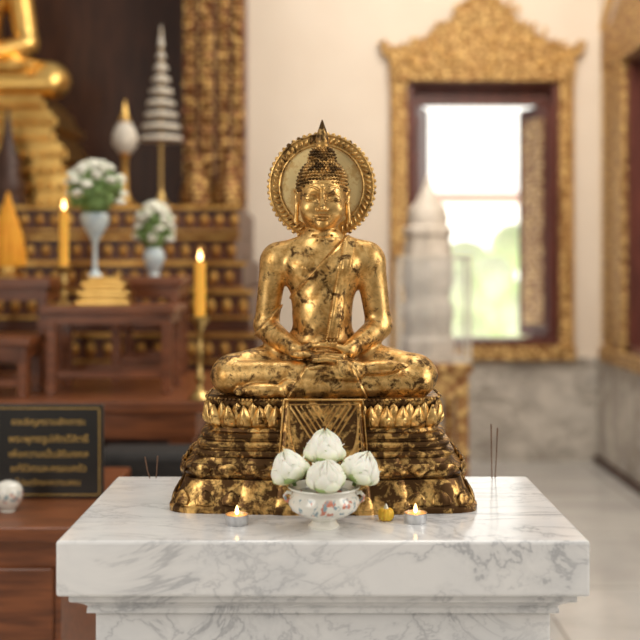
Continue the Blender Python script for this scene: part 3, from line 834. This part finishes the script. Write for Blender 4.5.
a=.20; h=.60; c=.12
b=MB()
for X_ in(-a,a):
    for Y_ in(-c,c): b.box(X_-.007,X_+.007,Y_-.007,Y_+.007,0,h)
for Z_ in(.012,h): 
    for Y_ in(-c,c): b.box(-a,a,Y_-.007,Y_+.007,Z_-.008,Z_+.008)
    for X_ in(-a,a): b.box(X_-.007,X_+.007,-c,c,Z_-.008,Z_+.008)
b.build('case_frame',M['cloth_white'],e,smooth=False)
b=MB(); b.box(-a,a,-c,-c+.004,.01,h); b.box(-a,a,c-.004,c,.01,h); b.box(-a,-a+.004,-c,c,.01,h); b.box(a-.004,a,-c,c,.01,h); b.box(-a,a,-c,c,h-.004,h); b.build('glass_pane',M['glass'],e,smooth=False)

# ------------------------------------------------------------ LEFT: altar furniture
e=empty('low_altar_cabinet',(-1.55,3.5,0),'polished red-brown wooden altar cabinet beside the marble pedestal','cabinet')
MB().box(-.85,.85,-.45,.45,.72,.765).build('cabinet_top',M['wood'],e,smooth=False,bevel=.006)
MB().box(-.80,.80,-.41,.41,.0,.72).build('cabinet_body',M['wood'],e,smooth=False,bevel=.004)
for i in range(3):
    x=-.78+i*.53; MB().box(x,x+.50,-.425,-.41,.08,.64).build('door',M['wood'],e,smooth=False,bevel=.006)
pd=3.42; px0,px1=WX(-6,pd),WX(103,pd); pw=px1-px0; ph=.30
e=empty('inscription_plaque',((px0+px1)/2,pd,.766),'black plaque with gold border and gold Thai lettering on cabinet','sign')
MB().box(-pw/2,pw/2,0,.02,0,ph).build('board',M['black'],e,smooth=False,bevel=.003)
b=MB(); bw=.003; ins=.010
b.box(-pw/2+ins,pw/2-ins,-.002,0,ins,ins+bw); b.box(-pw/2+ins,pw/2-ins,-.002,0,ph-ins-bw,ph-ins)
b.box(-pw/2+ins,-pw/2+ins+bw,-.002,0,ins,ph-ins); b.box(pw/2-ins-bw,pw/2-ins,-.002,0,ins,ph-ins)
b.build('gold_border',M['goldpaint'],e,smooth=False)
for xx in (-pw*.3,pw*.3-.03): MB().box(xx,xx+.03,.02,.10,0,.012).build('support_foot',M['black'],e,smooth=False)
lines=[("ขอเชิญกราบสักการะ",.235,.030),("พระพุทธรูปศักดิ์สิทธิ์",.180,.032),("เพื่อความเป็นสิริมงคล",.132,.030),("แก่ชีวิตและครอบครัว",.086,.030),("โปรดรักษาความสงบ",.042,.026)]
for tx,z,sz in lines:
    cu=bpy.data.curves.new('lettering','FONT'); cu.body=tx; cu.size=sz; cu.align_x='CENTER'; cu.extrude=.0006
    to=bpy.data.objects.new('lettering_tmp',cu); col.objects.link(to)
    bpy.context.view_layer.update()
    dg=bpy.context.evaluated_depsgraph_get(); me=bpy.data.meshes.new_from_object(to.evaluated_get(dg)); bpy.data.objects.remove(to)
    me.materials.clear(); me.materials.append(M['goldpaint'])
    if len(me.vertices):
        lo=bpy.data.objects.new('lettering',me); col.objects.link(lo); lo.parent=e; lo.location=(0,-.0015,z); lo.rotation_euler=(math.pi/2,0,0)
        wdt=max(v.co.x for v in me.vertices)-min(v.co.x for v in me.vertices)
        if wdt>pw*.82: lo.scale=(pw*.82/wdt,)*3
e=empty('porcelain_cup',(WX(8,3.25),3.25,.765),'small white porcelain cup on the wooden cabinet','cup')
MB().lathe([(.022,0),(.022,.006),(.030,.015),(.043,.035),(.046,.055),(.040,.075),(.036,.080),(.033,.078),(.038,.055),(.03,.02),(0,.015)],n=32).build('cup_body',M['porc'],e)
MB().lathe([(.0365,.079),(.03,.086),(.012,.092),(.0,.094)],n=24).build('lid',M['porc'],e)

AZ=.95
e=empty('altar_platform',(-1.62,5.0,0),'long dark red-brown wooden altar platform with legs','platform')
x1=WX(205,4.4)+1.62
MB().box(-1.9,x1,-.6,.62,AZ-.05,AZ).build('platform_top',M['wood'],e,smooth=False,bevel=.008)
MB().box(-1.85,x1-.04,-.56,.58,AZ-.16,AZ-.05).build('apron',M['wood'],e,smooth=False)
for lx in (-1.8,-.9,0,x1-.16):
    for ly in (-.54,.46): MB().box(lx,lx+.11,ly,ly+.11,0,AZ-.16).build('leg',M['wood'],e,smooth=False,bevel=.01)
MB().box(-1.8,x1-.06,.3,.34,0,AZ-.16).build('back_panel',M['wood_dark'],e,smooth=False)
e=empty('dark_stool',(WX(150,4.05),4.15,0),'low black draped stool standing below the altar platform','stool')
MB().box(-.22,.22,-.12,.12,.60,.80).build('seat',M['dark'],e,smooth=True,bevel=.03)
for sx in(-.18,.14):
    for sy_ in(-.1,.06): MB().box(sx,sx+.04,sy_,sy_+.04,0,.60).build('leg',M['dark'],e,smooth=False)
TB=table('altar_side_table',WX(40,4.62),WX(175,4.62),4.62,5.0,AZ,WZ(306,4.62),M['wood'],'small red-brown wooden table with square legs on altar platform',leg=.042,topt=.035,apron=.045)
TC=table('altar_side_table',WX(106,5.1),WX(182,5.1),5.1,5.5,AZ,WZ(277,5.1),M['wood'],'taller red-brown wooden table on altar platform',leg=.042,topt=.04,apron=.06)
TD=table('altar_side_table',WX(-60,5.1),WX(50,5.1),5.1,5.5,AZ,WZ(278,5.1),M['wood'],'wide red-brown wooden table on altar platform',leg=.045,topt=.05,apron=.06)
TE=table('altar_side_table',WX(-34,4.5),WX(30,4.5),4.5,4.8,AZ,WZ(338,4.5),M['wood'],'low red-brown wooden table on altar platform edge',leg=.04,topt=.035,apron=.05)
def candle(px,d,zb,ztop_c,zb_c,lab,rc):
    e=empty('altar_candle',(WX(px,d),d,zb),lab,'candle','tall yellow altar candles'); h=zb_c-zb; H_=ztop_c-zb
    p=[(.9,0),(.9,.03),(.6,.07),(.28,.12),(.22,.2),(.42,.26),(.22,.32),(.2,.5),(.38,.58),(.2,.66),(.22,.82),(.5,.9),(.72,.94),(.75,1.0),(.3,1.0)]
    s1=.055 if h>.15 else .042
    MB().lathe([(r*s1,z*h) for r,z in p],n=28).build('brass_holder',M['brass'],e)
    MB().lathe([(rc,h*.98),(rc,H_-.004),(rc*.8,H_),(0,H_-.002)],n=20).build('candle_wax',M['candle'],e)
    MB().tube([(0,0,H_-.005),(0,0,H_+.010)],.0015,6).build('wick',M['wick'],e)
    MB().lathe([(.0005,H_+.004),(.009,H_+.014),(.010,H_+.022),(.006,H_+.036),(.0005,H_+.054)],n=14).build('flame',M['flame'],e)
tbz=WZ(306,4.62)
candle(64,4.72,tbz,WZ(211,4.72),WZ(266,4.72),'lit yellow candle in short brass holder on wooden table',.020)
candle(200,4.46,AZ,WZ(262,4.46),WZ(316,4.46),'lit yellow candle in tall brass holder on altar platform',.023)
e=empty('gold_offering_stand',(WX(106,4.82),4.82,tbz),'stacked gold tiered offering stand on wooden table','stand')
b=MB(); z=0
for i,(w,hh) in enumerate(((.12,.022),(.10,.018),(.115,.022),(.088,.02),(.10,.022),(.07,.02))):
    b.box(-w,w,-w*.7,w*.7,z,z+hh); z+=hh
b.build('stand_tiers',M['gold'],e,smooth=False,bevel=.004)
def bouquet(px,d,zb,vh,R,cz,nm,lab,stem=False,vr=.055,green=.45):
    e=empty('flower_arrangement',(WX(px,d),d,zb),lab,'flowers')
    if stem: p=[(.5,0),(.45,.04),(.18,.1),(.14,.45),(.2,.55),(.55,.68),(.95,.85),(1.0,.95),(.85,1.0),(.8,.98),(0,.7)]
    else: p=[(.5,0),(.55,.04),(.42,.1),(.7,.3),(1.0,.55),(.9,.75),(.5,.9),(.65,1.0),(.6,1.0),(0,.6)]
    MB().lathe([(r*vr,z*vh) for r,z in p],n=28).build('vase',M['blueporc'],e)
    rnd=random.Random(nm); b=MB()
    b.ell((0,0,vh+R*.75),(R*.75,R*.7,R*.85*cz),14,10)
    for i in range(60):
        a=rnd.uniform(0,2*math.pi); t_=rnd.uniform(-.6,1.3); r=R*.90
        c=(r*math.cos(a)*math.cos(t_),r*math.sin(a)*math.cos(t_)*.8,vh+R*.8+r*math.sin(t_)*cz)
        b.ell(c,(.032,.012,.016),8,5,Matrix.Rotation(rnd.uniform(0,6),3,'Z')@Matrix.Rotation(rnd.uniform(-1,1),3,'Y'))
    b.build('foliage',M['green'],e)
    proto=None; nb=46
    for i in range(nb):
        a=i*2.399; t_=-.45+1.95*(i+.5)/nb; r=R*1.02
        c=(r*math.cos(a)*math.cos(t_),r*math.sin(a)*math.cos(t_)*.8,vh+R*.8+r*math.sin(t_)*cz)
        if rnd.random()<green*.5: continue
        if proto is None:
            q=MB()
            for k in range(7):
                an=k*2*math.pi/7; q.ell((.014*math.cos(an),.014*math.sin(an),.004),(.014,.014,.012),8,5)
            q.ell((0,0,.008),(.015,.015,.014),8,6); proto=q.build('blossom',M['petalw'],e); proto.location=c
        else:
            k=proto.copy(); col.objects.link(k); k.parent=e; k.location=c
            k.rotation_euler=(rnd.uniform(-1,1),rnd.uniform(-1,1),0)
bouquet(95,4.82,tbz+.124,WZ(213,4.82)-tbz-.124,.122,1.0,3,'round bouquet of white flowers in tall pale blue vase',stem=True,vr=.066,green=.7)
bouquet(154,5.25,WZ(277,5.1),WZ(243,5.25)-WZ(277,5.1),.082,1.45,5,'pointed white and green bouquet in round blue-white vase',vr=.055,green=.9)
e=empty('saffron_cloth_cone',(WX(8,5.2),5.2,WZ(278,5.1)),'orange-yellow folded saffron cloth cone on wooden table','cloth offering')
MB().lathe([(.07,0),(.072,.02),(.05,.03),(.05,.06)],n=24).build('tray',M['gold'],e)
MB().lathe([(.075,.055),(.08,.09),(.065,.2),(.045,.28),(.02,.36),(.004,.42)],n=36,lobes=12,la=.15).build('folded_cloth',M['orange'],e)

e=empty('tiered_altar',(-2.1,6.6,0),'tall stepped altar in red-brown and carved gold tiers','altar')
xr=WX(262,6.2)+2.1
steps=[(5.75,WZ(333,5.75)),(5.9,WZ(290,5.9)),(6.05,WZ(262,6.05)),(6.2,WZ(236,6.2)),(6.4,WZ(206,6.4))]
zp=0
for i,(yf,zt) in enumerate(steps):
    xx=xr-.05*i if i<4 else xr-.15
    MB().box(-1.9,xx,yf-6.6,1.25,zp if i else 0,zt).build('step',M['wood_altar'],e,smooth=False,bevel=.01)
    b=MB(); n=int((xx+1.9)/.09); zb=zt-.13
    for k in range(n):
        x=-1.88+k*.09+.045
        b.ell((x,yf-6.6,zb+.045),(.028,.018,.040),8,6)
    b.box(-1.9,xx+.02,yf-6.6-.03,yf-6.6+.01,zt-.022,zt); b.box(-1.9,xx+.01,yf-6.6-.02,yf-6.6+.01,zb-.03,zb-.012)
    b.build('carved_trim',M['goldtrim'],e,ang=50)
    zp=zt
ztop=steps[-1][1]
b=MB(); b.box(WX(-60,7.9),WX(190,7.9),7.9,8.14,0,4.4); o=b.build('altar_backdrop',M['wood_dark'],smooth=False,bevel=.01); tag(o,'dark brown tall wooden backdrop panel behind the altar','panel')
e=empty('gilded_pilaster',(WX(214,7.3),7.4,ztop),'tall carved gilded pilaster standing on the altar beside backdrop','pilaster')
hwc=WX(245,7.3)-WX(214,7.3); ht=4.4-ztop
MB().box(-hwc,hwc,-.1,.15,0,ht).build('pilaster_core',M['redframe'],e,smooth=False)
for xo,ww in ((-.165,.040),(-.05,.048),(.065,.036),(.165,.040)):
    b=MB(); b.box(xo-ww,xo+ww,-.14,-.1,0,ht)
    for k in range(int(ht/.1)): b.ell((xo,-.145,.05+k*.1),(ww*.7,.025,.045),8,6)
    b.build('gilded_strip',M['ornate3'],e,smooth=True)
for xx in (-.1,.12):
    MB().lathe([(.10,0),(.12,.1),(.09,.2),(.05,.3),(.01,.4)],(xx,-.25,0),16).build('pilaster_foot',M['ornate3'],e)

sc=2.65; GY=7.12; gx=WX(-26,GY); gzb=WZ(95,GY-.3)
e=empty('large_buddha_statue',(gx,GY,ztop),'large golden seated Buddha statue on stepped gold throne','statue')
M['gold_big']=simple('bright_gilded_figure',(.90,.60,.2),(.78,.46,.12),3,rough=.33,metal=1,bmp=.05)
for src,nm in ((fig,'figure'),(hair,'hair'),(finial,'finial')):
    m2=src.data.copy(); m2.materials.clear(); m2.materials.append(M['gold_big'])
    o=bpy.data.objects.new(nm,m2); col.objects.link(o); o.parent=e; o.scale=(sc,)*3; o.location=(0,0,gzb-ztop-.2285*sc)
Hb=gzb-ztop; b=MB(); ns=7; z=0
for i in range(ns):
    w=.80-.035*i+ (.02 if i%2 else -.02); hh=Hb/ns
    b.box(-w,w,-.42+.01*i,.42,z,z+hh*.55); b.box(-w+.04,w-.04,-.38+.01*i,.38,z+hh*.55,z+hh); 
    for k in range(22): b.ell((-w+.04+k*(2*w-.08)/21,-.42+.01*i,z+hh*.3),(.03,.03,hh*.25),6,5)
    z+=hh
b.build('stepped_throne',M['gold'],e,smooth=True,ang=30)
e=empty('tiered_umbrella',(WX(161,6.62),6.62,ztop),'white seven-tiered ceremonial umbrella on a slender pole','umbrella')
zt=WZ(26,6.62)-ztop; z0=WZ(141,6.62)-ztop
MB().tube([(0,0,0),(0,0,zt*.97)],[.012,.008],10).build('pole',M['brass'],e)
MB().lathe([(.06,0),(.06,.02),(.03,.05),(.015,.1)],n=20).build('pole_base',M['brass'],e)
n=8
for i in range(n):
    t_=i/n; r=.125*(1-t_)**1.0+.012; za=z0+(zt-z0)*.82*t_; hh=(zt-z0)*.82/n
    MB().lathe([(r*.97,za),(r,za+hh*.10),(r*.92,za+hh*.34),(r*.45,za+hh*.50),(.02,za+hh*.62)],n=28).build('canopy_tier',M['cloth_white'],e)
MB().lathe([(.02,z0+(zt-z0)*.82),(.012,zt-.08),(.003,zt)],n=12).build('spire',M['cloth_white'],e)
e=empty('gilded_stand',(WX(125,6.50),6.50,ztop),'gilded stand topped with pale bulb-shaped finial','stand')
h=WZ(100,6.5)-ztop
MB().lathe([(.065,0),(.07,.02),(.04,.05),(.02,.10),(.018,h*.45),(.03,h*.48),(.04,h*.50)],n=20).build('stand_stem',M['gold'],e)
MB().lathe([(.035,h*.50),(.075,h*.58),(.078,h*.66),(.055,h*.75),(.03,h*.80)],n=20).build('bulb',M['cloth_white'],e)
MB().lathe([(.034,h*.79),(.04,h*.81),(.02,h*.86),(.012,h*.93),(.002,h)],n=16).build('tip',M['gold'],e)
e=empty('dark_bronze_chedi',(WX(8,6.55),6.55,ztop),'small dark bronze tiered chedi at foot of golden throne','shrine')
MB().lathe([(.12,0),(.12,.06),(.10,.08),(.11,.14),(.08,.2),(.085,.28),(.05,.36),(.03,.45),(.01,.58),(.002,.62)],n=20).build('chedi_body',M['wood_dark'],e)

# ------------------------------------------------------------ LIGHT
w=bpy.data.worlds.new('world'); scene.world=w; w.use_nodes=True; nt=w.node_tree
bg=nt.nodes['Background']; tc=N(nt,'ShaderNodeTexCoord'); sp=N(nt,'ShaderNodeSeparateXYZ'); nt.links.new(tc.outputs['Generated'],sp.inputs[0])
r=ramp(nt,sp.outputs['Z'],[(.0,(.32,.27,.21)),(.25,(.55,.50,.44)),(.7,(1.0,.95,.88))]); nt.links.new(r.outputs[0],bg.inputs['Color']); bg.inputs['Strength'].default_value=.52
def area(name,loc,target,size,power,colr,sy_=None):
    l=bpy.data.lights.new(name,'AREA'); l.energy=power; l.color=colr; l.shape='RECTANGLE'; l.size=size; l.size_y=sy_ or size
    o=bpy.data.objects.new(name,l); col.objects.link(o); o.location=loc
    o.rotation_euler=(Vector(target)-Vector(loc)).to_track_quat('-Z','Y').to_euler(); return o
area('added_key_right',(2.9,1.3,2.3),(0,2.4,1.2),1.4,58,(1,.94,.86),2.4)  # added key light to shape the statue, no window stands here
area('added_fill_left',(-2.3,.0,2.3),(0,2.4,1.3),1.4,46,(1,.94,.86),2.2)  # added weaker fill from the left, no doorway exists
area('added_wall_fill',(1.0,5.2,4.4),(1.1,8.2,1.6),1.6,105,(1,.92,.81),1.6)  # added warm light to brighten the back wall, no lamp modelled
area('added_top_fill',(0.2,3.4,4.4),(0,2.4,1.0),1.6,40,(1,.96,.90),1.6)  # added overhead light for the marble top, no roof opening

# ------------------------------------------------------------ CAMERA
cam=bpy.data.cameras.new('camera'); co=bpy.data.objects.new('camera',cam); col.objects.link(co)
co.location=(0,0,CH); co.rotation_euler=(math.pi/2,0,0)
cam.sensor_width=36; cam.lens=36*F/640; cam.shift_y=-(320-HY)/640
cam.dof.use_dof=True; cam.dof.focus_distance=2.30; cam.dof.aperture_fstop=2.0
cam.clip_end=100
scene.camera=co
scene.view_settings.view_transform='Standard'
